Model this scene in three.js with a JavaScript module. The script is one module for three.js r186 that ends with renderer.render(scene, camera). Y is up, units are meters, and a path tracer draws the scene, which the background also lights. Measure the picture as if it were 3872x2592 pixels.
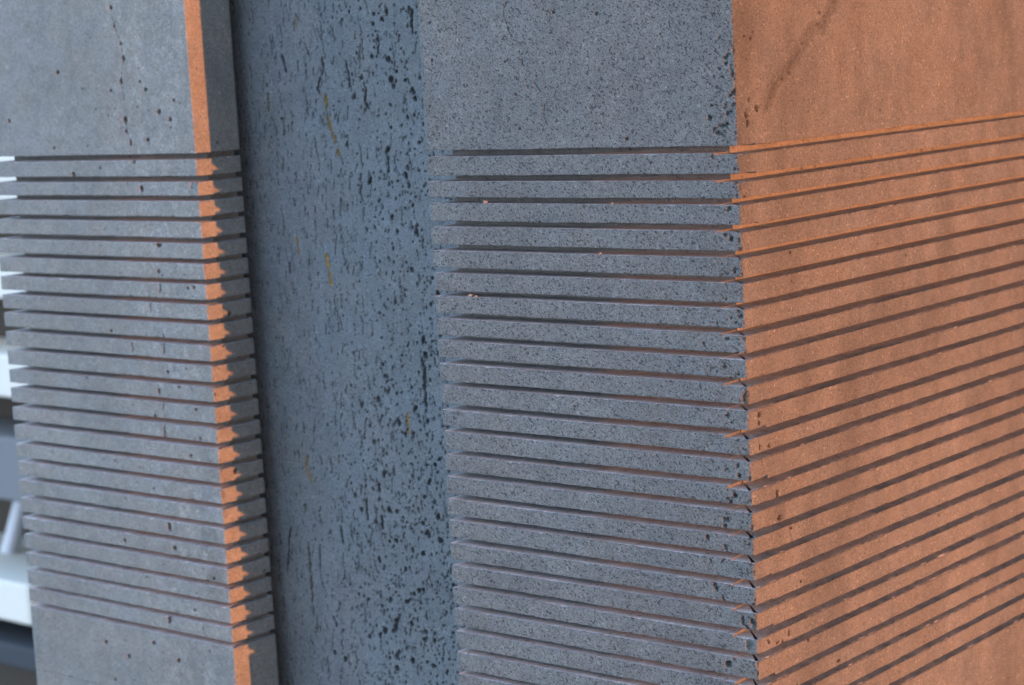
import * as THREE from 'three';
import { mergeGeometries } from 'three/addons/utils/BufferGeometryUtils.js';
import { RoundedBoxGeometry } from 'three/addons/geometries/RoundedBoxGeometry.js';

// ---------------------------------------------------------------- camera, sky, sun, exposure
const scene = new THREE.Scene();
const Y0 = 1.45;                                   // height of the topmost saw cut above the ground
const FPX = 7780.3, PW = 3872, PH = 2592;          // lens in photo pixels
const camera = new THREE.PerspectiveCamera(2 * Math.atan(PH / 2 / FPX) * 180 / Math.PI, 1024 / 685, 0.05, 400);
const EYE = new THREE.Vector3(0.87418, 0.08558 + Y0, 1.31181);
const VIEW = new THREE.Vector3(-0.63940559, -0.13993594, -0.75602806).normalize();
const UPV = new THREE.Vector3(-0.04789654, 0.9886378, -0.14248233).normalize();
camera.up.copy(UPV); camera.position.copy(EYE); camera.lookAt(EYE.clone().add(VIEW));
camera.filmGauge = 23.6; camera.focus = 1.64; camera.userData.fStop = 5.6;
camera.updateMatrixWorld(true);
const RIGHTV = new THREE.Vector3().crossVectors(VIEW, UPV).normalize();
scene.add(camera);

const SUN_EL = 2.1 * Math.PI / 180, SUN_AZ = 3.42 * Math.PI / 180;   // almost level, along the front faces
const SUN_DIR = new THREE.Vector3(Math.cos(SUN_EL) * Math.cos(SUN_AZ), Math.sin(SUN_EL), Math.cos(SUN_EL) * Math.sin(SUN_AZ));
const renderer = new THREE.WebGLRenderer({ antialias: true });
renderer.toneMapping = THREE.LinearToneMapping;
renderer.toneMappingExposure = 1.82;
renderer.shadowMap.enabled = true;

{ // clear evening sky: blue overhead, paler low down, warm towards the low sun
  const w = 256, h = 128, data = new Float32Array(w * h * 4), d = new THREE.Vector3();
  const mix = (a, b, t) => a + (b - a) * t;
  for (let j = 0; j < h; j++) for (let i = 0; i < w; i++) {
    const el = ((j + 0.5) / h - 0.5) * Math.PI, az = ((i + 0.5) / w - 0.5) * 2 * Math.PI;
    d.set(Math.cos(el) * Math.cos(az), Math.sin(el), Math.cos(el) * Math.sin(az));
    const up = Math.max(0, Math.sin(el)), t = Math.pow(up, 0.55);
    const g = Math.max(0, d.dot(SUN_DIR)), glow = Math.pow(g, 2.5) * Math.exp(-up * 3.5);
    const o = (j * w + i) * 4;
    data[o] = mix(1.44, 0.26, t) + glow * 0.55;
    data[o + 1] = mix(1.70, 0.52, t) - glow * 0.45;
    data[o + 2] = mix(1.98, 0.90, t) - glow * 1.25;
    data[o + 3] = 1;
  }
  const sky = new THREE.DataTexture(data, w, h, THREE.RGBAFormat, THREE.FloatType);
  sky.mapping = THREE.EquirectangularReflectionMapping; sky.colorSpace = THREE.LinearSRGBColorSpace;
  sky.magFilter = sky.minFilter = THREE.LinearFilter; sky.needsUpdate = true;
  scene.background = sky; scene.environment = sky;
  scene.backgroundIntensity = scene.environmentIntensity = 1.0;
}
const sun = new THREE.DirectionalLight(new THREE.Color().setRGB(1.0, 0.31, 0.075), 3.4);
sun.position.copy(SUN_DIR).multiplyScalar(12).add(new THREE.Vector3(-0.3, Y0, 0)); sun.target.position.set(-0.3, Y0, 0);
sun.castShadow = true; sun.shadow.mapSize.set(4096, 4096); sun.shadow.bias = -0.0004;
Object.assign(sun.shadow.camera, { left: -2.5, right: 2.5, top: 2.5, bottom: -2.5, near: 0.5, far: 40 });
scene.add(sun, sun.target);

// ---------------------------------------------------------------- helpers
let seed = 20240611;
const rnd = () => { seed = (seed + 0x6D2B79F5) | 0; let t = Math.imul(seed ^ (seed >>> 15), 1 | seed); t = (t + Math.imul(t ^ (t >>> 7), 61 | t)) ^ t; return ((t ^ (t >>> 14)) >>> 0) / 4294967296; };
const rr = (a, b) => a + (b - a) * rnd();
const clamp = (v, a, b) => v < a ? a : v > b ? b : v;
const sstep = (a, b, x) => { const t = clamp((x - a) / (b - a), 0, 1); return t * t * (3 - 2 * t); };
const LAT = new Float32Array(512 * 512); for (let i = 0; i < LAT.length; i++) LAT[i] = rnd();
function vn(x, y) {                                 // value noise 0..1
  const xi = Math.floor(x), yi = Math.floor(y); let fx = x - xi, fy = y - yi;
  fx = fx * fx * (3 - 2 * fx); fy = fy * fy * (3 - 2 * fy);
  const x0 = xi & 511, x1 = (xi + 1) & 511, y0 = (yi & 511) << 9, y1 = ((yi + 1) & 511) << 9;
  const a = LAT[y0 + x0], b = LAT[y0 + x1], c = LAT[y1 + x0], e = LAT[y1 + x1];
  return a + (b - a) * fx + (c - a) * fy + (a - b - c + e) * fx * fy;
}
const fbm = (x, y) => vn(x, y) * 0.5 + vn(x * 2.03 + 17, y * 2.03 + 5) * 0.3 + vn(x * 4.1 + 71, y * 4.1 + 33) * 0.2;
// a photo pixel gives a direction; the face it lies on gives the point
function onPlane(px, py, axis, val) {
  const d = VIEW.clone().addScaledVector(RIGHTV, (px - PW / 2) / FPX).addScaledVector(UPV, -(py - PH / 2) / FPX);
  const s = (val - EYE.getComponent(axis)) / d.getComponent(axis);
  const p = EYE.clone().addScaledVector(d, s); p.y -= Y0; return p;     // y counted from the topmost cut
}
const used = {};
const numbered = n => { const k = used[n] = (used[n] ?? -1) + 1; return k ? n + '_' + String(k).padStart(3, '0') : n; };
function thing(name, label, category, pos, group) {
  const o = new THREE.Group(); o.name = numbered(name); o.position.set(...pos); o.userData = { label, category };
  if (group) o.userData.group = group;
  scene.add(o); return o;
}
function mesh(name, geo, mat, parent) {
  const m = new THREE.Mesh(geo, mat); m.name = name; m.castShadow = m.receiveShadow = true; parent.add(m); return m;
}

// ---------------------------------------------------------------- stone faces: pits (relief, painted shade) and mineral colour on one raster
class Face {
  constructor(u0, v0, u1, v1, res) {
    this.u0 = u0; this.v0 = v0; this.res = res; this.w = Math.round((u1 - u0) / res); this.h = Math.round((v1 - v0) / res);
    this.du = this.w * res; this.dv = this.h * res;
    this.pit = new Float32Array(this.w * this.h); this.dirtShade = new Float32Array(this.w * this.h); this.ochre = new Float32Array(this.w * this.h);
  }
  hole(u, v, a, b, th = 0, depth = 0.002, dirtShade = 1, ochre = 0) {      // an irregular vesicle, half axes in metres
    const R = Math.max(a, b) * 1.35, r = this.res, c = Math.cos(th), s = Math.sin(th), ox = rr(0, 400), oy = rr(0, 400);
    const i0 = Math.max(0, Math.floor((u - R - this.u0) / r)), i1 = Math.min(this.w - 1, Math.ceil((u + R - this.u0) / r));
    const j0 = Math.max(0, Math.floor((v - R - this.v0) / r)), j1 = Math.min(this.h - 1, Math.ceil((v + R - this.v0) / r));
    for (let j = j0; j <= j1; j++) for (let i = i0; i <= i1; i++) {
      const x = this.u0 + (i + 0.5) * r - u, y = this.v0 + (j + 0.5) * r - v, p = (x * c + y * s) / a, q = (-x * s + y * c) / b;
      const d = Math.sqrt(p * p + q * q) + (vn(ox + p * 1.6, oy + q * 1.6) - 0.5) * 0.55;
      if (d > 1.15) continue;
      const k = j * this.w + i, f = 1 - sstep(0.55, 1.0, d), g = 1 - sstep(0.8, 1.15, d);
      if (f * depth > this.pit[k]) this.pit[k] = f * depth;
      if (g * dirtShade > this.dirtShade[k]) this.dirtShade[k] = g * dirtShade;
      if (ochre && g * ochre > this.ochre[k]) this.ochre[k] = g * ochre;
    }
  }
  crack(pts, wid, depth = 0.0015, dirtShade = 1, gap = 0.25, ochre = 0) {   // broken chain of slim vesicles along a line
    for (let k = 0; k + 1 < pts.length; k++) {
      const [x0, y0] = pts[k], [x1, y1] = pts[k + 1], L = Math.hypot(x1 - x0, y1 - y0), n = Math.max(1, Math.round(L / (wid * 3)));
      const th = Math.atan2(y1 - y0, x1 - x0);
      for (let i = 0; i < n; i++) {
        if (rnd() < gap) continue;
        const t = (i + 0.5) / n; this.hole(x0 + (x1 - x0) * t + rr(-1, 1) * wid * 0.4, y0 + (y1 - y0) * t, L / n * rr(0.55, 0.9), wid * rr(0.5, 1.1), th + rr(-0.25, 0.25), depth, dirtShade, ochre);
      }
    }
  }
  stain(pts, wid, amt) { for (let k = 0; k + 1 < pts.length; k++) for (let i = 0; i < 14; i++) {
    const t = i / 14; this.hole(pts[k][0] + (pts[k + 1][0] - pts[k][0]) * t + rr(-1, 1) * wid * 0.35, pts[k][1] + (pts[k + 1][1] - pts[k][1]) * t, wid * rr(0.5, 1), wid * rr(0.5, 1), 0, 0, amt * rr(0.4, 1)); } }
  depthAt(u, v) {
    const x = (u - this.u0) / this.res - 0.5, y = (v - this.v0) / this.res - 0.5, i = Math.floor(x), j = Math.floor(y);
    if (i < 0 || j < 0 || i >= this.w - 1 || j >= this.h - 1) return 0;
    const fx = x - i, fy = y - j, k = j * this.w + i, P = this.pit;
    return (P[k] * (1 - fx) + P[k + 1] * fx) * (1 - fy) + (P[k + this.w] * (1 - fx) + P[k + this.w + 1] * fx) * fy;
  }
  material(opt) {                                                     // grain, flecks, patches, vesicle fill and shade painted into the pits
    const { w, h, res } = this, col = new Uint8Array(w * h * 4), bmp = new Uint8Array(w * h * 4);
    const enc = new Uint8Array(4096); for (let i = 0; i < 4096; i++) { const l = i / 4095; enc[i] = Math.round(255 * (l <= 0.0031308 ? 12.92 * l : 1.055 * Math.pow(l, 1 / 2.4) - 0.055)); }
    for (let j = 0; j < h; j++) for (let i = 0; i < w; i++) {
      const u = this.u0 + (i + 0.5) * res, v = this.v0 + (j + 0.5) * res, k = j * w + i, o = k * 4, q = opt.at(u, v);
      const g1 = vn(u * 1500 + 3, v * 1500 + 9), g2 = vn(q.a * 900 + 40, q.b * 900 + 11), g3 = fbm(u * 95 + 7, v * 95 + 1);
      let f = q.base * (1 + q.patch) * (1 + (g1 - 0.5) * q.grain + (g2 - 0.5) * q.grain * 0.8 + (g3 - 0.5) * 0.28);
      const dark = sstep(q.fleck, q.fleck + 0.10, g2 * 0.6 + g1 * 0.4); f *= 1 - (q.deep ?? 0.6) * dark;
      const lite = sstep(0.80, 0.90, vn(u * 700 + 91, v * 700 + 57)); f *= 1 + 0.35 * lite; if (q.glint) f *= 1 + q.glint * sstep(0.90, 0.95, vn(u * 520 + 11, v * 620 + 77));
      let dd = this.dirtShade[k]; if (dd < 0.5) dd *= 0.45 + 1.1 * fbm(u * 240 + 5, v * 240); f *= 1 - 0.72 * dd;  // darkens pits for grime and the shade of their depth; also stains
      const oc = this.ochre[k], tw = (fbm(u * 30 + 200, v * 30 + 90) - 0.5) * 0.10;
      let R = f * (q.r + tw), G = f * q.g, B = f * (q.bl - tw);
      R += (0.40 - R) * oc; G += (0.27 - G) * oc; B += (0.09 - B) * oc;
      col[o] = enc[clamp(R * 4095, 0, 4095) | 0]; col[o + 1] = enc[clamp(G * 4095, 0, 4095) | 0]; col[o + 2] = enc[clamp(B * 4095, 0, 4095) | 0]; col[o + 3] = 255;
      const b = clamp(0.55 + (g1 - 0.5) * 0.35 + (g2 - 0.5) * 0.35 - dark * 0.3, 0, 1) * 255; bmp[o] = bmp[o + 1] = bmp[o + 2] = b; bmp[o + 3] = 255;
    }
    const tex = (d, srgb) => { const t = new THREE.DataTexture(d, w, h); t.wrapS = t.wrapT = THREE.RepeatWrapping; t.magFilter = THREE.LinearFilter; t.minFilter = THREE.LinearMipmapLinearFilter; t.generateMipmaps = true; if (srgb) t.colorSpace = THREE.SRGBColorSpace; t.needsUpdate = true; return t; };
    return new THREE.MeshStandardMaterial({ map: tex(col, true), bumpMap: tex(bmp, false), bumpScale: opt.bump ?? 0.0004, roughness: 0.92, metalness: 0 });
  }
  uv(u, v) { return [(u - this.u0) / this.du, (v - this.v0) / this.dv]; }
}
class Build {                                                        // triangle collector
  constructor() { this.p = []; this.t = []; this.i = []; }
  v(x, y, z, u, w) { this.p.push(x, y, z); this.t.push(u, w); return this.p.length / 3 - 1; }
  quad(a, b, c, d) { this.i.push(a, b, c, a, c, d); }
  geo() { const g = new THREE.BufferGeometry(); g.setAttribute('position', new THREE.Float32BufferAttribute(this.p, 3)); g.setAttribute('uv', new THREE.Float32BufferAttribute(this.t, 2)); g.setIndex(this.i); g.computeVertexNormals(); return g; }
}
// plan outline of a block, walked left-back, left-front, front-right, right-back; every sample knows its run s along the faces
function outline({ x0, x1, z0, z1, rl, rc, rb, stepF, stepR, breaksX = [], breaksZ = [] }) {
  const P = [];
  const add = (x, z, nx, nz, s) => P.push({ x, z, nx, nz, s });
  const arc = (cx, cz, r, a0, a1, s) => { const n = r > 0.0015 ? 4 : 2; for (let i = 0; i <= n; i++) { const a = a0 + (a1 - a0) * i / n; add(cx + Math.cos(a) * r, cz + Math.sin(a) * r, Math.cos(a), Math.sin(a), s + (i / n - 0.5) * r * 1.5); } };
  const H = Math.PI / 2;
  add(x0, z0 + 0.002, -1, 0, -(z1 - z0));
  for (let z = z0 + 0.03; z < z1 - rl - 0.001; z += 0.03) add(x0, z, -1, 0, z - z1);
  arc(x0 + rl, z1 - rl, rl, 2 * H, H, 0);
  const xs = []; for (let x = x0 + rl + stepF; x < x1 - rc - stepF * 0.5; x += stepF) xs.push(x);
  for (const b of breaksX) xs.push(b - 4e-5, b + 4e-5);
  xs.sort((a, b) => a - b).forEach(x => add(x, z1, 0, 1, x - x0));
  arc(x1 - rc, z1 - rc, rc, H, 0, x1 - x0);
  const zs = []; let z = z1 - rc - 0.0015; while (z > z0 + rb + 0.001) { zs.push(z); z -= z1 - z < 0.16 ? stepR : z1 - z < 0.55 ? stepR * 2.5 : 0.08; }
  for (const b of breaksZ) zs.push(b + 4e-5, b - 4e-5);
  zs.sort((a, b) => b - a).forEach(z => add(x1, z, 1, 0, x1 - x0 + z1 - z));
  arc(x1 - rb, z0 + rb, rb, 0, -H, x1 - x0 + z1 - z0);
  add(x0 + 0.002, z0, 0, -1, 2 * (x1 - x0) + z1 - z0);
  return P;
}
// a solid on that outline between bottom(p) and top(p); inner = rectangle the flat faces run in to
function slab(P, top, bot, rowH, face, inner, chipSeed, cap = true) {
  const n = P.length, W = new Build(), e = 0.0009, parts = [];
  const chip = s => { const a = vn(s * 260 + chipSeed * 31.7, chipSeed * 7.3), b = vn(s * 90 + chipSeed * 11.1, chipSeed * 3.9 + 50); return 0.0006 * (vn(s * 600 + chipSeed, chipSeed) - 0.5) + 0.0005 * (vn(s * 17 + chipSeed * 5.3, chipSeed * 1.7 + 90) - 0.5) + 0.0007 * sstep(0.82, 0.98, a) + 0.0008 * sstep(0.90, 0.99, b); };
  const T = P.map(p => top(p) - chip(p.s)), B = P.map(p => bot(p) + chip(p.s + 3.7));
  let maxH = 0; for (let j = 0; j < n; j++) maxH = Math.max(maxH, T[j] - B[j]);
  const rows = Math.max(2, Math.round(maxH / rowH)), id = [];
  for (let j = 0; j < n; j++) {
    const p = P[j], col = [];
    const put = (y, inset) => { const dd = inset + face.depthAt(p.s, y); const [u, v] = face.uv(p.s, y); col.push(W.v(p.x - p.nx * dd, y, p.z - p.nz * dd, u, v)); };
    put(B[j], e * 0.35); for (let r = 0; r <= rows; r++) put(B[j] + e * 0.35 + (T[j] - B[j] - 1.35 * e) * r / rows, 0); put(T[j] - e * 0.3, e * 0.3); put(T[j], e);
    id.push(col);
  }
  for (let j = 0; j < n; j++) { const a = id[j], b = id[(j + 1) % n]; for (let r = 0; r + 1 < a.length; r++) W.quad(a[r], b[r], b[r + 1], a[r + 1]); }
  parts.push(W.geo());
  const Z = new Build();
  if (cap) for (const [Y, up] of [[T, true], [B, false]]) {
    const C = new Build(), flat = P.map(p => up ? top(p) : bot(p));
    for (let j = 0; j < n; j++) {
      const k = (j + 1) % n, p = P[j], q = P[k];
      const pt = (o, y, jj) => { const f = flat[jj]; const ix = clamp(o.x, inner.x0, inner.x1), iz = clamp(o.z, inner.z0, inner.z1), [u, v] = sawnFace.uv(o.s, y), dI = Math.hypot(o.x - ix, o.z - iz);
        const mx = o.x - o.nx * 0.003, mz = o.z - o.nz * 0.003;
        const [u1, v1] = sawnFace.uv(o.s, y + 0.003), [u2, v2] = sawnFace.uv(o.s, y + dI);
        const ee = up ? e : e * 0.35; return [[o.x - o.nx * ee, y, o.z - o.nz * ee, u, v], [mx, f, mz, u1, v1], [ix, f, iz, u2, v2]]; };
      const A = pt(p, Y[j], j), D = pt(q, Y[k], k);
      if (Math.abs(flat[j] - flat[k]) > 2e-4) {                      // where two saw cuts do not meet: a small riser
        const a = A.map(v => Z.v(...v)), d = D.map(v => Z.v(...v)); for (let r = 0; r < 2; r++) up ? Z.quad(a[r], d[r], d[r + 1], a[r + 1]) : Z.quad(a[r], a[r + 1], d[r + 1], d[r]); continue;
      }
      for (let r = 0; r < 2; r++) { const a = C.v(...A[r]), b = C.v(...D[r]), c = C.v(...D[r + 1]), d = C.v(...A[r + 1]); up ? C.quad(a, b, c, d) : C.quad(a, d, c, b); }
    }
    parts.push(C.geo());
  }
  if (cap && Z.i.length) parts[2] = mergeGeometries([parts[2], Z.geo()]);
  return cap ? mergeGeometries(parts, true) : parts[0];
}
const fill = (g, y, x0, x1, z0, z1, up, face) => { const C = new Build(), q = [[x0, z0], [x1, z0], [x1, z1], [x0, z1]].map(([x, z]) => C.v(x, y, z, ...face.uv(x - x0, y + z))); up ? C.quad(q[3], q[2], q[1], q[0]) : C.quad(...q); g.push(C.geo()); };

// ---------------------------------------------------------------- ground
const concrete = (() => {
  const n = 512, c = new Uint8Array(n * n * 4);
  for (let j = 0; j < n; j++) for (let i = 0; i < n; i++) { const v = 172 + (vn(i * 0.5, j * 0.5) - 0.5) * 40 + (fbm(i / 40, j / 40) - 0.5) * 60, o = (j * n + i) * 4; c[o] = v; c[o + 1] = v * 0.98; c[o + 2] = v * 0.95; c[o + 3] = 255; }
  const t = new THREE.DataTexture(c, n, n); t.wrapS = t.wrapT = THREE.RepeatWrapping; t.repeat.set(60, 60); t.magFilter = THREE.LinearFilter; t.colorSpace = THREE.SRGBColorSpace; t.needsUpdate = true;
  return new THREE.MeshStandardMaterial({ map: t, roughness: 0.95 });
})();
{ const g = mesh('ground', new THREE.PlaneGeometry(120, 120).rotateX(-Math.PI / 2), concrete, scene); g.userData.kind = 'structure'; }

// ---------------------------------------------------------------- unseen flat roof, added to shade everything that faces right
{
  const paint = new THREE.MeshStandardMaterial({ color: new THREE.Color().setRGB(0.10, 0.10, 0.10), roughness: 0.9 });
  const t = thing('sky_blocker', 'unseen flat dark roof on square posts, added to block sky beside the steles', 'sky_blocker', [2.6, 0, 0]);
  mesh('roof', new RoundedBoxGeometry(4.7, 0.2, 13, 2, 0.02).translate(0, 2.75, 0), paint, t);
  for (const [x, z] of [[-1.6, -5.8], [2.0, -5.8], [-1.6, 5.8], [2.0, 5.8]]) mesh('post', new RoundedBoxGeometry(0.14, 2.66, 0.14, 2, 0.01).translate(x, 1.33, z), paint, t);
}

// ---------------------------------------------------------------- the saw cuts, measured downwards from the topmost one (mm)
const TOPS = [0, -21.3, -39.9, -60.1, -80.8, -100.3, -120.2, -140.1, -159.4, -179.7, -199.6, -220.5, -240.0, -260.9, -280.4, -300.7, -319.8, -340.4, -360.2, -380.8, -400.0, -420.4, -439.5, -460.1, -479.8].map(v => (v - 0.2) / 1000);
const BOTS = [5.2, -16.3, -35.1, -55.3, -75.6, -95.6, -115.7, -135.1, -154.7, -174.4, -194.8, -215.2, -234.9, -255.5, -275.0, -295.5, -314.6, -334.8, -354.9, -375.3, -394.8, -415.2, -434.6, -455.2, -474.3].map(v => (v + 0.3) / 1000);
const STEP = [1.3, 1.3, 0.15, 0.9, 0.1, 0.15, 0.1, 0.8, 0.1, 1.1, 0.1, 1.8, 0.1, 2.1, 0.4, 0.5, 0.8, 0.9, 1.2, 2.0, 0.4, 2.0, 1.0, 1.0, 0.6].map(v => v / 1000);  // cut from the side lies this much lower

// inside the cuts the stone is raw from the saw; the floor of each cut is painted pale to look lit
const cutFace = () => { const f = new Face(0, 0, 0.2, 0.2, 0.0005); for (let i = 0; i < 260; i++) { const r = rr(0.0005, 0.0014); f.hole(rr(0, 0.2), rr(0, 0.2), r * rr(0.8, 2), r, rr(0, 3), 0, rr(0.3, 0.8)); } return f; };
const sawnFace = cutFace();
const sawn = sawnFace.material({ at: (u, v) => ({ a: u * 0.8, b: v, base: 0.16, patch: (fbm(u * 40, v * 40) - 0.5) * 0.35, grain: 0.35, fleck: 0.70, r: 1.03, g: 0.99, bl: 0.95 }), bump: 0.0003 });
const coreStone = cutFace().material({ at: (u, v) => ({ a: u * 0.8, b: v, base: 0.20, patch: (fbm(u * 40 + 9, v * 40) - 0.5) * 0.35, grain: 0.35, fleck: 0.70, r: 1.04, g: 0.99, bl: 0.94 }), bump: 0.0003 });
const litFloor = cutFace().material({ at: (u, v) => ({ a: u * 0.8, b: v, base: 0.68, patch: (fbm(u * 55, v * 55) - 0.5) * 0.45, grain: 0.30, fleck: 0.78, r: 0.98, g: 0.98, bl: 1.02 }), bump: 0.0003 });  // pale colour stands in for light reaching the cut floors

// one block of stone: solid above and below, sawn into thin fins round a core between
function makePillar(o) {
  const { x0, x1, z0, z1, kf, kr, kl, kb, fy, group, face, mat } = o, up = 0.62;
  const baseY = -Y0;
  const inner = { x0: x0 + kl + 0.004, x1: x1 - kr - 0.002, z0: z0 + kb + 0.004, z1: z1 - kf - 0.002 };
  const bx = x1 - kr, bz = z1 - kf, sh = o.side;
  const place = g => g.translate(-group.position.x, Y0 - group.position.y, -group.position.z);
  const mk = (name, P, top, bot, rowH, sd) => mesh(name, place(slab(P, top, bot, rowH, face, inner, sd)), [mat, litFloor, sawn], group);
  const shape = { x0, x1, z0, z1, rl: o.rl, rc: 0.0009, rb: o.rb, breaksX: [bx], breaksZ: [bz] };
  const P = outline({ ...shape, stepF: o.stepF, stepR: o.stepR });
  const frontTop = (i, p) => (p.x > bx && p.z > z0 + 0.001) ? fy(TOPS[i]) - sh[i] : fy(TOPS[i]);
  const sideBot = (i, p) => (p.x > bx && p.z < bz) ? fy(BOTS[i]) - sh[i] : fy(BOTS[i]);
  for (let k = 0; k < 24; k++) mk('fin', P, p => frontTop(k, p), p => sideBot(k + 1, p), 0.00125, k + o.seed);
  // upper block: finely meshed only where it can be seen
  const vis = fy(BOTS[0]) + 0.165;
  const joined = (list) => {                                        // keep outside, kerf floor and kerf ceiling as material groups
    const set = [[], [], []];
    for (const g of list) { if (!g.groups.length) { set[0].push(g); continue; } g.groups.forEach((q, n) => { const h = g.clone(); h.clearGroups(); h.setIndex(Array.from(g.index.array.slice(q.start, q.start + q.count))); set[n].push(h); }); }
    return mergeGeometries(set.map(q => mergeGeometries(q)), true);
  };
  { const g = [slab(P, () => vis, p => sideBot(0, p), 0.0013, face, inner, 60 + o.seed)];
    const P2 = outline({ ...shape, breaksX: [], breaksZ: [], stepF: 0.1, stepR: 0.1 });
    g.push(slab(P2, () => up, () => vis, 0.1, face, inner, 70 + o.seed, false)); fill(g, up, x0 + 0.001, x1 - 0.001, z0 + 0.001, z1 - 0.001, true, face);
    mesh('upper_block', place(joined(g)), [mat, litFloor, sawn], group); }
  { const g = [], lo = o.lowVisible;
    g.push(slab(P, p => frontTop(24, p), () => fy(TOPS[24]) - lo, 0.0013, face, inner, 80 + o.seed));
    const P2 = outline({ ...shape, breaksX: [], breaksZ: [], stepF: 0.02, stepR: 0.02 });
    g.push(slab(P2, () => fy(TOPS[24]) - lo, () => baseY, 0.05, face, inner, 90 + o.seed, false));
    mesh('lower_block', place(joined(g)), [mat, litFloor, sawn], group); }
  // core seen at the bottom of the cuts, one step of it for each cut
  const cg = [];
  for (let k = 0; k < 25; k++) {
    const ya = fy(TOPS[k]) - 0.004, yb = fy(BOTS[k]) + 0.004;
    const cx0 = x0 + kl + rr(-0.002, 0.002), cx1 = bx + rr(-0.0008, 0.0004), cz1 = bz + rr(-0.0008, 0.0008), cz0 = z0 + kb + 0.0008;
    const g = new THREE.BoxGeometry(cx1 - cx0, yb - ya, cz1 - cz0); g.translate((cx0 + cx1) / 2, (ya + yb) / 2, (cz0 + cz1) / 2);
    const ps = g.attributes.position, uv = g.attributes.uv, nm = g.attributes.normal;
    for (let i = 0; i < ps.count; i++) { const [u, v] = sawnFace.uv(Math.abs(nm.getX(i)) > 0.5 ? x1 - x0 - ps.getZ(i) : ps.getX(i) - x0, ps.getY(i)); uv.setXY(i, u, v); }
    cg.push(g);
  }
  mesh('core', place(mergeGeometries(cg)), coreStone, group);
}

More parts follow.
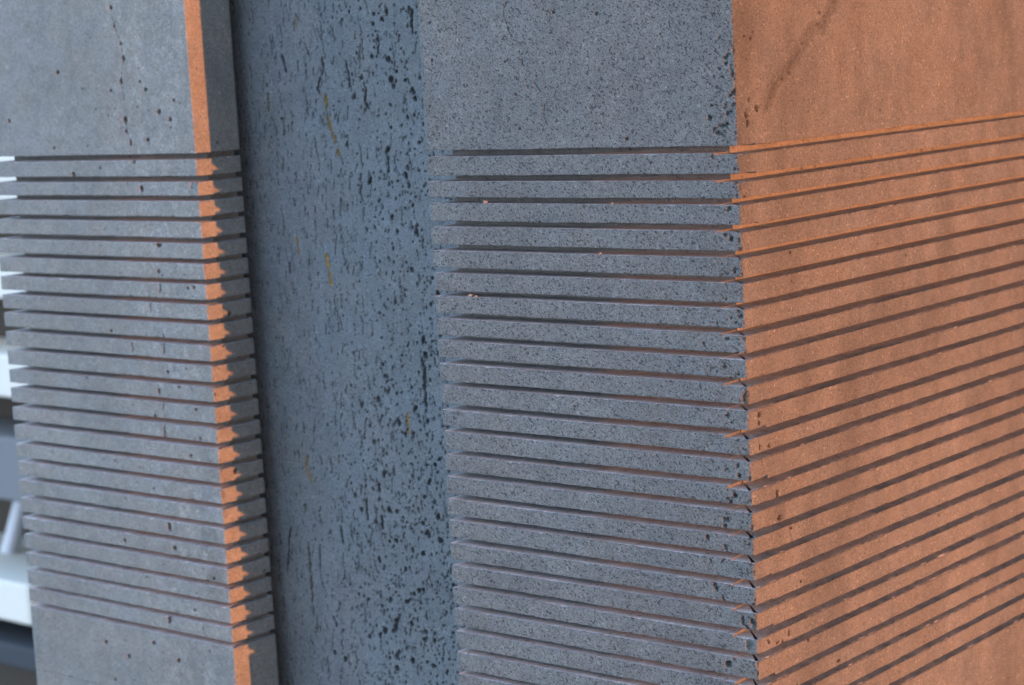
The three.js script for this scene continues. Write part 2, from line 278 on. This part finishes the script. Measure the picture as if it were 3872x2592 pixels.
// ---------------------------------------------------------------- right-hand pillar
const RW = 0.3211, RD = 1.25, RV = 0.56;  // unseen rear depth lengthened to keep the sun off the stack behind
{
  const F = new Face(-0.03, -0.58, RW + RV, 0.20, 0.00045);
  const fr = (px, py) => { const p = onPlane(px, py, 2, 0); return [p.x + RW, p.y]; };            // a mark on the front
  const sd = (px, py) => { const p = onPlane(px, py, 0, 0); return [RW - p.z, p.y]; };            // a mark on the side
  const K = 0.00022;                                                                               // metres per photo pixel, about
  // front: scattered vesicles, cracks, the cluster by the corner
  for (const c of [[[1918, 0], [1905, 30], [1905, 60], [1925, 120], [1938, 150]], [[1962, 190], [1975, 240], [1982, 252]], [[2010, 290], [2040, 345]], [[2060, 385], [2056, 450]]]) F.crack(c.map(q => fr(...q)), 0.0008, 0.0011, 0.75, 0.2);
  for (const [x, y, a, b, t] of [[2255, 53, 8, 7, 0], [2093, 46, 7, 6, 0], [2773, 347, 17, 8, 0.8], [2760, 362, 9, 6, 0.8], [2685, 445, 10, 9, 0], [2752, 430, 10, 7, 1], [2735, 475, 20, 6, 0], [2750, 468, 8, 6, 1], [2722, 506, 22, 7, -0.2], [2702, 490, 8, 6, 0.6], [2690, 400, 6, 6, 0], [2710, 330, 7, 5, 0], [2750, 210, 6, 8, 0], [2745, 240, 7, 9, 0], [2775, 190, 7, 7, 0], [2370, 526, 8, 7, 0], [1632, 230, 7, 7, 0], [1625, 400, 6, 5, 0], [1950, 358, 6, 5, 0], [1965, 487, 6, 5, 0], [2720, 260, 6, 8, 1], [2700, 290, 5, 6, 0], [2770, 280, 6, 9, 0], [2765, 905, 9, 9, 0], [2804, 945, 9, 8, 0], [2758, 788, 8, 9, 0], [2780, 1875, 9, 9, 0], [2790, 1665, 9, 5, 0.5], [2790, 1762, 6, 9, 0], [2797, 1800, 8, 9, 0], [2752, 1965, 7, 12, 0], [2742, 1990, 8, 9, 0], [2735, 2120, 18, 5, 0.8], [2755, 2512, 13, 12, 0], [2690, 2125, 5, 10, 0.3], [2712, 1222, 6, 6, 0], [2660, 1300, 6, 6, 0], [2660, 750, 6, 5, 0]]) F.hole(...fr(x, y), a * K, b * K, t, Math.min(a, b) * K * 1.4, 0.85);
  for (const c of [[[2740, 2035], [2745, 2060], [2748, 2100]], [[2732, 2262], [2745, 2280], [2762, 2292]], [[2808, 2335], [2815, 2362], [2835, 2388]], [[2675, 2025], [2682, 2045]], [[2700, 2200], [2712, 2235]]]) F.crack(c.map(q => fr(...q)), 0.0016, 0.0022, 0.9, 0.1);
  for (let i = 0; i < 150; i++) { const u = rr(0, RW), v = rr(-0.5, 0.14), r = rr(0.0005, 0.0012); F.hole(u, v, r, r * rr(0.7, 1.5), rr(0, 3), r, rr(0.4, 0.9)); }
  for (let i = 0; i < 150; i++) { const u = RW - Math.abs(rr(-1, 1) * rr(0, 1)) * 0.045, v = rr(-0.52, 0.13), r = rr(0.0006, 0.0016); F.hole(u, v, r, r * rr(0.7, 1.8), rr(0, 3), r * 1.2, rr(0.5, 0.9)); }
  for (let i = 0; i < 90; i++) { const r = rr(0.0006, 0.0017); F.hole(RW + rr(-0.0012, 0.0012), rr(-0.54, 0.15), r, r * rr(0.8, 2.2), 0, r * rr(0.5, 0.9), rr(0.0, 0.5)); }   // broken arris
  F.hole(...fr(2824, 1505), 0.0042, 0.0058, 0, 0.0030, 0.55); F.hole(...fr(2832, 2440), 0.0035, 0.005, 0, 0.0022, 0.4); F.hole(...fr(2850, 2360), 0.0025, 0.006, 0.3, 0.0022, 0.5); F.hole(...fr(2800, 700), 0.002, 0.005, 0, 0.0016, 0.4);
  // side: vesicles with grime and painted shade near the corner, the slanting seam, brown weathering
  for (const [x, y, a, b, t] of [[2863, 410, 7, 14, 0.3], [2824, 433, 8, 14, 0], [2829, 466, 6, 13, 0], [2833, 375, 5, 10, 0], [2815, 135, 6, 4, 0], [2847, 120, 5, 4, 0], [2840, 143, 6, 5, 0], [2989, 955, 6, 6, 0], [3426, 965, 5, 5, 0], [3554, 1945, 6, 8, 0], [3553, 1895, 4, 5, 0], [2872, 1570, 9, 9, 0], [2872, 1600, 6, 8, 0], [2875, 1690, 5, 12, 0], [2910, 1685, 5, 9, 0.4], [2940, 1868, 8, 14, 0], [2950, 1958, 10, 9, 0], [2993, 1998, 5, 5, 0], [3057, 2418, 6, 14, 0.5], [2908, 2428, 5, 12, 0.6], [2940, 2432, 6, 6, 0], [2962, 2428, 6, 10, 0.4], [2985, 2395, 6, 14, 0], [3172, 2500, 10, 6, 0], [3030, 2200, 5, 6, 0], [2817, 745, 5, 5, 0]]) F.hole(...sd(x, y), a * 1.3 * K, b * 1.1 * K, t, Math.min(a, b) * K * 2, 0.95);
  for (const c of [[[2985, 2000], [3000, 2060], [2995, 2140]], [[2975, 2250], [2968, 2330], [2970, 2400]], [[2880, 1720], [2885, 1760]]]) F.crack(c.map(q => sd(...q)), 0.0009, 0.0006, 0.45, 0.3);
  { const vein = [[3155, -5], [3138, 35], [3122, 75], [3110, 100], [3070, 108], [3047, 138], [3036, 165], [3022, 190], [3012, 215], [2986, 242], [2976, 275], [2950, 290], [2930, 320], [2916, 345], [2906, 385], [2894, 412]];
    for (let n = 0; n < 3; n++) F.crack(vein.map(([x, y]) => sd(x + rr(-9, 9) * n, y + rr(-8, 8) * n)), n ? 0.0016 : 0.0021, n ? 0.0003 : 0.0006, n ? 0.38 : 0.48, n ? 0.4 : 0.2);
    F.stain(vein.map(q => sd(...q)), 0.0065, 0.30);
    F.crack([[3036, 165], [3060, 190], [3052, 225]].map(q => sd(...q)), 0.0012, 0.0003, 0.4, 0.3); F.crack([[2976, 275], [3000, 290], [3010, 330]].map(q => sd(...q)), 0.0012, 0.0003, 0.35, 0.3); }
  for (const [x, y] of [[3118, 60], [3100, 48], [3035, 165], [2985, 275], [2958, 298], [2932, 318], [2915, 370], [3090, 90], [3098, 92]]) F.hole(...sd(x, y), 0.0026, 0.0014, 0, 0.0012, 0.7);
  F.stain([[3480, 190], [3470, 330], [3490, 430]].map(q => sd(...q)), 0.020, 0.18); F.stain([[3650, 0], [3665, 180], [3640, 420]].map(q => sd(...q)), 0.022, 0.22); F.stain([[3330, 300], [3300, 420]].map(q => sd(...q)), 0.018, 0.14);
  F.stain([[2945, 1915], [2952, 1970]].map(q => sd(...q)), 0.008, 0.25); F.stain([[3640, 610], [3690, 690], [3600, 780]].map(q => sd(...q)), 0.012, 0.22);
  for (let i = 0; i < 260; i++) { const u = RW + rr(0, RV), v = rr(-0.5, 0.17), r = rr(0.0004, 0.0011); F.hole(u, v, r * 1.5, r, 0, 0, rr(0.2, 0.6)); }
  const mat = F.material({ at: (u, v) => {
    if (u < RW) { const c = 0.87, s = 0.5;                                                         // diamond-sawn front: flecks lie aslant
      return { a: (u * c - v * s) * 0.62, b: (u * s + v * c) * 1.25, base: 0.205, patch: (fbm(u * 22, v * 22 + 8) - 0.5) * 0.22 + (fbm(u * 7 + 31, v * 7) - 0.5) * 0.22, grain: 0.80, deep: 0.78, fleck: 0.60, r: 0.96, g: 1.01, bl: 1.01 }; }
    const m = fbm(u * 9 + 3, v * 5.5 + 60), m2 = fbm(u * 34, v * 11 + 20), m3 = vn(u * 60 + 9, v * 7);
    return { a: u * 0.8 - v * 0.4, b: v + u * 0.3, base: 0.150, patch: (m - 0.5) * 0.70 + (m2 - 0.5) * 0.40 + (m3 - 0.5) * 0.14, grain: 0.62, deep: 0.6, glint: 0.8, fleck: 0.66, r: 1.0, g: 0.99, bl: 0.92 };
  } });
  const t = thing('basalt_stele', 'grey basalt stele with its broad side in orange sunlight, finely slit all round', 'stele', [-RW / 2, 0, -RD / 2]);
  makePillar({ x0: -RW, x1: 0, z0: -RD, z1: 0, kf: 0.0238, kr: 0.0228, kl: 0.011, kb: 0.02, rl: 0.0028, rb: 0.002, fy: y => y, side: STEP, group: t, face: F, mat, sawn, seed: 1, stepF: 0.0013, stepR: 0.002, lowVisible: 0.06 });
}

// ---------------------------------------------------------------- left-hand pillar, thinner
const LX1 = -0.6141, LX0 = LX1 - 0.3249, LZ1 = 0.0014, LZ0 = LZ1 - 0.0589;
{
  const F = new Face(-0.03, -0.58, 0.3249 + 0.0589 + 0.02, 0.20, 0.00045);
  const fr = (px, py) => { const p = onPlane(px, py, 2, LZ1); return [p.x - LX0, p.y]; }, sd = (px, py) => { const p = onPlane(px, py, 0, LX1); return [0.3249 + LZ1 - p.z, p.y]; };
  const K = 0.00027;
  F.crack([[405, 0], [418, 30], [428, 100], [440, 130], [455, 165], [464, 220], [456, 310], [470, 390], [473, 455], [478, 495], [493, 540]].map(q => fr(...q)), 0.0008, 0.0010, 0.55, 0.55);
  for (const [x, y, a, b, t] of [[418, 30, 7, 8, 0], [430, 100, 6, 6, 0], [455, 166, 7, 6, 0], [465, 222, 7, 13, 0], [456, 308, 7, 11, 0], [473, 455, 10, 12, 0.4], [493, 540, 6, 13, 0], [476, 497, 6, 7, 0], [217, 275, 8, 8, 0], [549, 340, 8, 8, 0], [527, 308, 6, 6, 0], [418, 343, 6, 6, 0], [600, 425, 9, 10, 0], [642, 452, 7, 8, 0], [557, 530, 8, 9, 0.4], [655, 380, 6, 6, 0], [33, 458, 7, 8, 0], [203, 560, 6, 6, 0], [506, 612, 7, 9, 0], [378, 637, 5, 6, 0], [523, 672, 7, 5, 0], [277, 660, 8, 12, 0], [535, 715, 9, 11, 0.5], [600, 925, 12, 12, 0.3], [598, 1028, 6, 8, 0], [732, 1088, 6, 7, 0], [708, 1090, 5, 5, 0], [419, 1252, 6, 6, 0], [633, 1408, 7, 7, 0], [325, 1427, 5, 6, 0], [740, 1550, 7, 6, 0.3], [585, 1575, 6, 10, 0], [600, 1480, 6, 14, 0.3], [675, 1465, 6, 6, 0], [757, 1660, 5, 6, 0], [720, 1725, 7, 6, 0], [580, 1850, 5, 6, 0], [510, 1935, 7, 5, 0], [640, 1995, 8, 18, 0], [470, 2045, 7, 9, 0.4], [660, 2075, 9, 8, 0], [808, 2190, 7, 7, 0], [785, 2197, 6, 5, 0], [640, 2345, 9, 18, -0.3], [400, 2430, 8, 8, 0], [580, 2433, 9, 8, 0], [487, 2484, 8, 9, 0], [675, 2500, 8, 9, 0], [435, 2572, 7, 6, 0], [735, 2310, 5, 6, 0]]) F.hole(...fr(x, y), a * 1.25 * K, b * K, t, Math.min(a, b) * K * 1.4, 0.85);
  for (const c of [[[615, 1262], [620, 1340]], [[605, 1060], [605, 1110]], [[618, 1525], [616, 1550]], [[620, 1606], [622, 1660]], [[498, 1300], [503, 1330]], [[560, 1120], [570, 1180]]]) F.crack(c.map(q => fr(...q)), 0.0014, 0.0014, 0.75, 0.1);
  for (const [x, y, a, b] of [[728, 702, 16, 18], [742, 690, 8, 12], [842, 1872, 9, 20], [852, 1945, 14, 16], [836, 1790, 8, 10], [775, 1015, 7, 14], [812, 1530, 7, 12]]) F.hole(...fr(x, y), a * K, b * K, 0.2, 0.0014, 0.25);
  for (let i = 0; i < 60; i++) { const r = rr(0.0005, 0.0014); F.hole(0.3249 + rr(-0.001, 0.001), rr(-0.56, 0.15), r, r * rr(0.8, 2), 0, r * 0.8, rr(0, 0.4)); }
  F.stain([[790, 2010], [800, 2060], [815, 2120], [812, 2200], [820, 2290]].map(q => fr(...q)), 0.011, 0.30); F.stain([[700, 2560], [740, 2500], [860, 2520]].map(q => fr(...q)), 0.014, 0.16); F.stain([[740, 1570], [790, 1830], [760, 1930]].map(q => fr(...q)), 0.008, 0.18);
  for (const [x, y, r] of [[823, 540, 6], [868, 1186, 9], [890, 1783, 10], [846, 1305, 8], [813, 1493, 6], [1000, 2160, 6]]) F.hole(...sd(x, y), r * K, r * K, 0, r * K * 1.3, 0.85);
  for (let i = 0; i < 420; i++) { const u = rr(0, 0.39), v = rr(-0.57, 0.14), r = rr(0.0005, 0.0011) * (u > 0.15 && u < 0.31 ? 1.2 : 0.85); F.hole(u, v, r, r * rr(0.7, 1.5), rr(0, 3), r, rr(0.35, 0.8)); }
  const mat = F.material({ at: (u, v) => ({ a: u * 0.9, b: v * 0.9, base: u < 0.3249 ? 0.25 : 0.235, patch: (fbm(u * 13 + 50, v * 13) - 0.5) * 0.30 + (fbm(u * 60, v * 9 + 7) - 0.5) * 0.14 + (u > 0.19 && u < 0.325 ? 0.22 * sstep(0.50, 0.75, fbm(u * 160 + 9, v * 160)) * sstep(0.19, 0.24, u) : 0), grain: 0.60, fleck: 0.68, r: 0.965, g: 1.0, bl: 0.965 }) });
  const t = thing('basalt_stele', 'grey basalt stele with a narrow orange sunlit strip along its slit edge', 'stele', [(LX0 + LX1) / 2, 0, (LZ0 + LZ1) / 2]);
  makePillar({ x0: LX0, x1: LX1, z0: LZ0, z1: LZ1, kf: 0.0235, kr: 0.0095, kl: 0.012, kb: 0.0, rl: 0.0025, rb: 0.0035, fy: y => y * 1.0018 + 0.0008, side: STEP.map(v => v * 0.2), group: t, face: F, mat, sawn, seed: 101, stepF: 0.0014, stepR: 0.0014, lowVisible: 0.07 });
}

// ---------------------------------------------------------------- pitted slab standing back between them
{
  const PZ = -0.075, X0 = -0.90, X1 = -0.326, vis0 = -0.70, vis1 = -0.345;
  const F = new Face(vis0, -0.56, vis1, 0.18, 0.0004);
  const pz = (px, py) => { const p = onPlane(px, py, 2, PZ); return [p.x, p.y]; };
  const dash = (u, v, L, w, dep, dirtShade, oc = 0) => { const n = Math.max(2, Math.round(L / 0.003)); let x = u; const pts = []; let dx = rr(-0.10, 0.16); for (let i = 0; i <= n; i++) { pts.push([x, v - L * i / n]); x += dx * L / n + rr(-1, 1) * 0.0011; } F.crack(pts, w, dep, dirtShade, 0.12, oc); };
  // long fissures that can be followed in the photograph
  for (const [pts, w, oc] of [[[[1310, 235], [1318, 290], [1320, 330]], 7, 0], [[[1232, 362], [1236, 440], [1262, 520], [1283, 590]], 7, 0.5], [[[1208, 290], [1200, 330], [1210, 355]], 7, 0], [[[1215, 215], [1220, 275]], 7, 0], [[[1066, 210], [1082, 275]], 6, 0], [[[1008, 315], [1014, 420]], 5, 0.2], [[[1428, 135], [1432, 170], [1425, 205]], 6, 0], [[[1382, 335], [1380, 385], [1390, 410]], 6, 0], [[[1555, 35], [1560, 130]], 8, 0], [[[1462, 570], [1470, 650]], 6, 0], [[[1115, 75], [1125, 130]], 7, 0.6], [[[1232, 960], [1240, 1010], [1250, 1080]], 7, 0.9], [[[1120, 900], [1130, 960]], 5, 0.7], [[[1540, 1560], [1545, 1640]], 6, 0.9], [[[1170, 1700], [1155, 1760], [1180, 1830]], 6, 0.6], [[[1165, 2050], [1178, 2240], [1185, 2330]], 6, 0.1], [[[1285, 2000], [1300, 2060]], 6, 0], [[[1440, 1950], [1450, 2000]], 7, 0], [[[1380, 1890], [1392, 1965]], 6, 0], [[[1600, 1360], [1605, 1480], [1612, 1540]], 9, 0], [[[1260, 2330], [1272, 2370]], 8, 0], [[[1095, 2000], [1085, 2160]], 5, 0]]) F.crack(pts.map(q => pz(...q)), w * 0.0003, 0.0026, 0.95, 0.05, oc);
  for (let i = 0; i < 1700; i++) { const u = vis0 + 0.04 + 0.30 * Math.pow(rnd(), 0.9), v = rr(-0.55, 0.15), right = sstep(-0.52, -0.42, u); if (rnd() < right * 0.45) continue; dash(u, v, rr(0.002, 0.011) * (rnd() < 0.14 ? 2.2 : 1), rr(0.0004, 0.0009), rr(0.0012, 0.0024), rr(0.6, 0.95), rnd() < 0.012 ? rr(0.4, 0.8) : 0); }
  for (let i = 0; i < 9000; i++) { const u = rr(vis0, vis1), v = rr(-0.55, 0.16), low = 1 - sstep(-0.42, -0.1, v); const right = sstep(-0.54, -0.43, u + low * 0.04); if (rnd() > 0.16 + 0.84 * right * (0.45 + 0.55 * low)) continue; const big = rnd() < 0.10 * right ? 1.9 : 1; const r = (0.00045 + 0.0009 * Math.pow(rnd(), 1.7)) * big * (0.8 + 0.25 * right); F.hole(u, v, r, r * rr(0.9, 1.9), rr(-0.5, 0.5), r * 1.7, rr(0.6, 1)); }
  for (const [x, y, r] of [[1468, 225, 12], [1478, 302, 13], [1500, 270, 8], [1410, 90, 9], [1412, 52, 9], [1570, 375, 10], [1585, 540, 8], [1660, 1240 + 500, 8], [1668, 2045, 14], [1600, 1980, 10], [1500, 1937, 9], [1610, 2020, 9], [1585, 2235, 11], [1600, 2233, 10], [1565, 2248, 9], [1500, 2350, 12], [1495, 2370, 10], [1555, 2360, 11], [1305, 2496, 12], [1265, 2470, 9], [1610, 2392, 10], [1605, 2420, 10], [1560, 2500, 12], [1640, 2520, 12], [1398, 2410, 9], [1620, 1830, 9], [1605, 1880, 9], [1065, 450, 7], [1645, 1760, 9], [1612, 1760, 8], [1625, 1820, 9]]) F.hole(...pz(x, y), r * 0.00026, r * rr(0.9, 1.3) * 0.00022, 0, r * 0.0003, 1);
  const mat = F.material({ at: (u, v) => ({ a: u, b: v, base: 0.188, patch: (fbm(u * 16 + 4, v * 16) - 0.5) * 0.26, grain: 0.60, deep: 0.7, fleck: 0.66, r: 0.90, g: 1.0, bl: 1.08 }), bump: 0.0002 });
  const B = new Build(), st = 0.0009, nu = Math.round((vis1 - vis0) / st), nv = Math.round(0.72 / st), zb = PZ - 0.075, ya = -0.545;
  for (let j = 0; j <= nv; j++) for (let i = 0; i <= nu; i++) { const u = vis0 + (vis1 - vis0) * i / nu, v = ya + 0.72 * j / nv, ed = i === 0 || j === 0 || i === nu || j === nv; B.v(u, v, PZ - (ed ? 0 : F.depthAt(u, v)), ...F.uv(u, v)); }
  for (let j = 0; j < nv; j++) for (let i = 0; i < nu; i++) { const a = j * (nu + 1) + i; B.quad(a, a + 1, a + nu + 2, a + nu + 1); }
  const parts = [B.geo()], yb = ya + 0.72;
  const C = new Build(), flat = (q) => { const id = q.map(([x, y, z]) => C.v(x, y, z, ...F.uv(x + z * 0.7, y))); C.quad(...id); };
  flat([[X0, -Y0, PZ], [vis0, -Y0, PZ], [vis0, 0.62, PZ], [X0, 0.62, PZ]]); flat([[vis1, -Y0, PZ], [X1, -Y0, PZ], [X1, 0.62, PZ], [vis1, 0.62, PZ]]);
  flat([[vis0, -Y0, PZ], [vis1, -Y0, PZ], [vis1, ya, PZ], [vis0, ya, PZ]]); flat([[vis0, yb, PZ], [vis1, yb, PZ], [vis1, 0.62, PZ], [vis0, 0.62, PZ]]);
  flat([[X1, -Y0, zb], [X0, -Y0, zb], [X0, 0.62, zb], [X1, 0.62, zb]]); flat([[X0, -Y0, zb], [X0, -Y0, PZ], [X0, 0.62, PZ], [X0, 0.62, zb]]);
  flat([[X1, -Y0, PZ], [X1, -Y0, zb], [X1, 0.62, zb], [X1, 0.62, PZ]]); flat([[X0, 0.62, PZ], [X1, 0.62, PZ], [X1, 0.62, zb], [X0, 0.62, zb]]); flat([[X0, -Y0, zb], [X1, -Y0, zb], [X1, -Y0, PZ], [X0, -Y0, PZ]]);
  parts.push(C.geo());
  const g = mergeGeometries(parts); const m = mesh('basalt_slab', g, mat, scene); g.translate((-X0 - X1) / 2, Y0, -PZ); m.position.set((X0 + X1) / 2, 0, PZ);
  m.userData = { label: 'blue grey pitted basalt slab set back between the two slit steles', category: 'stone slab' };
}

// ---------------------------------------------------------------- pale stone blocks stacked on dark timbers behind, out of focus
{
  const pale = new THREE.MeshStandardMaterial({ color: new THREE.Color().setRGB(0.90, 0.83, 0.73), roughness: 0.8 });
  const grey = new THREE.MeshStandardMaterial({ color: new THREE.Color().setRGB(0.22, 0.22, 0.23), roughness: 0.8 });
  const dark = new THREE.MeshStandardMaterial({ color: new THREE.Color().setRGB(0.055, 0.06, 0.07), roughness: 0.8 });
  const timber = new THREE.MeshStandardMaterial({ color: new THREE.Color().setRGB(0.08, 0.064, 0.05), roughness: 0.9 });  // dark full-width bearers, put in so the gaps read as shade
  const steel = new THREE.MeshStandardMaterial({ color: new THREE.Color().setRGB(0.55, 0.57, 0.62), roughness: 0.4, metalness: 0.3 });
  const at = y => y + Y0, zf = -0.9;
  const layers = [  // [top, bottom, front z, back z, right end x, material, label]
    [-0.830, -0.909, zf, -1.22, -2.186, pale, 'white stone block with a squared end carrying the leaning metal tube'],
    [-0.562, -0.684, zf - 0.02, -1.3, -1.7, grey, 'blue grey stone block between white blocks of the blurred stack'],
    [-0.404, -0.484, zf, -1.3, -1.7, pale, 'white stone block lying just above the blue grey one in the stack'],
    [-0.232, -0.303, zf, -1.3, -1.7, pale, 'white stone block second from the top of the blurred stack'],
    [-0.045, -0.128, zf, -1.3, -1.7, pale, 'white stone block on top of the blurred stack behind'],
    [-0.948, -0.992, zf + 0.01, -1.3, -1.95, dark, 'thin dark grey stone slab under the squared white block']];
  for (const [a, b, z1, z0, x1, m, label] of layers) {
    const x0 = -2.75, g = new RoundedBoxGeometry(x1 - x0, a - b, z1 - z0, 2, 0.008), k = mesh(numbered('stone_block'), g, m, scene);
    k.position.set((x0 + x1) / 2, at((a + b) / 2), (z0 + z1) / 2); k.userData = { label, category: 'stone block', group: 'stone blocks in the blurred stack' };
  }
  const ys = [[-0.128, -0.232], [-0.303, -0.404], [-0.484, -0.562], [-0.684, -0.830], [-0.909, -0.948], [-0.992, -Y0]];
  const tl = ['top white block', 'second white block', 'white block above the blue grey one', 'blue grey block', 'squared white block', 'thin grey slab'];
  ys.forEach(([a, b], i) => {
    const h = a - b - 0.0006, back = i === 3 ? -1.14 : -1.05, g = new RoundedBoxGeometry(0.95, h, i === 3 ? 0.08 : 0.22, 1, 0.004), k = mesh(numbered('dark_gap_timber'), g, timber, scene);
    k.position.set(-2.2 - (i >= 3 && i !== 5 ? 0.06 : 0), at((a + b) / 2), back - (i === 3 ? 0.04 : 0.11)); k.userData = { label: 'brown timber bearer set deep and widened to darken the gap under the ' + tl[i], category: 'timber', group: 'timbers in the blurred stack' };
  });
  const p1 = onPlane(34, 2090, 1, Y0 - 0.829), p0 = onPlane(84, 1895, 2, p1.z - 0.03);
  const dir = p0.clone().sub(p1), len = dir.length(), tube = mesh('metal_tube', new THREE.CylinderGeometry(0.017, 0.017, len * 1.1, 20), steel, scene);
  tube.position.copy(p1).addScaledVector(dir, 0.53); tube.position.y += Y0; tube.quaternion.setFromUnitVectors(new THREE.Vector3(0, 1, 0), dir.normalize());
  tube.userData = { label: 'short grey metal tube leaning on the squared white block', category: 'tube' };
}

// ---------------------------------------------------------------- crumbs of stone left on the edges of four fins
{
  const crumb = new THREE.MeshStandardMaterial({ color: new THREE.Color().setRGB(0.34, 0.32, 0.30), roughness: 0.9 });
  const list = [[1835, 768, 2, 0.0016, 'orange lit stone crumb on the third fin from the top, nearer the pitted slab'], [2315, 772, 2, 0.0010, 'orange lit stone crumb on the third fin from the top, nearer the sunlit side'], [2270, 958, 4, 0.0011, 'tiny orange lit stone crumb on the fifth fin from the top'], [1778, 1120, 6, 0.0017, 'pale stone crumb on the seventh fin from the top beside a smaller one'], [1800, 1122, 6, 0.0011, 'smallest pale stone crumb on the seventh fin from the top']];
  for (const [px, py, k, r, label] of list) {
    const p = onPlane(px, py, 2, -0.0035), g = new THREE.IcosahedronGeometry(r, 1), a = g.attributes.position;
    for (let i = 0; i < a.count; i++) { const n = 0.75 + 0.5 * vn(a.getX(i) * 1800 + px, a.getY(i) * 1800 + a.getZ(i) * 900 + py); a.setXYZ(i, a.getX(i) * n * 1.3, a.getY(i) * n * 0.8, a.getZ(i) * n); }
    g.computeVertexNormals(); g.computeBoundingBox();
    const m = mesh(numbered('stone_crumb'), g, crumb, scene); m.position.set(p.x, Y0 + TOPS[k] - g.boundingBox.min.y - 0.0001, -0.0035); m.userData = { label, category: 'stone crumb', group: 'crumbs on the fins' };
  }
}

renderer.render(scene, camera);
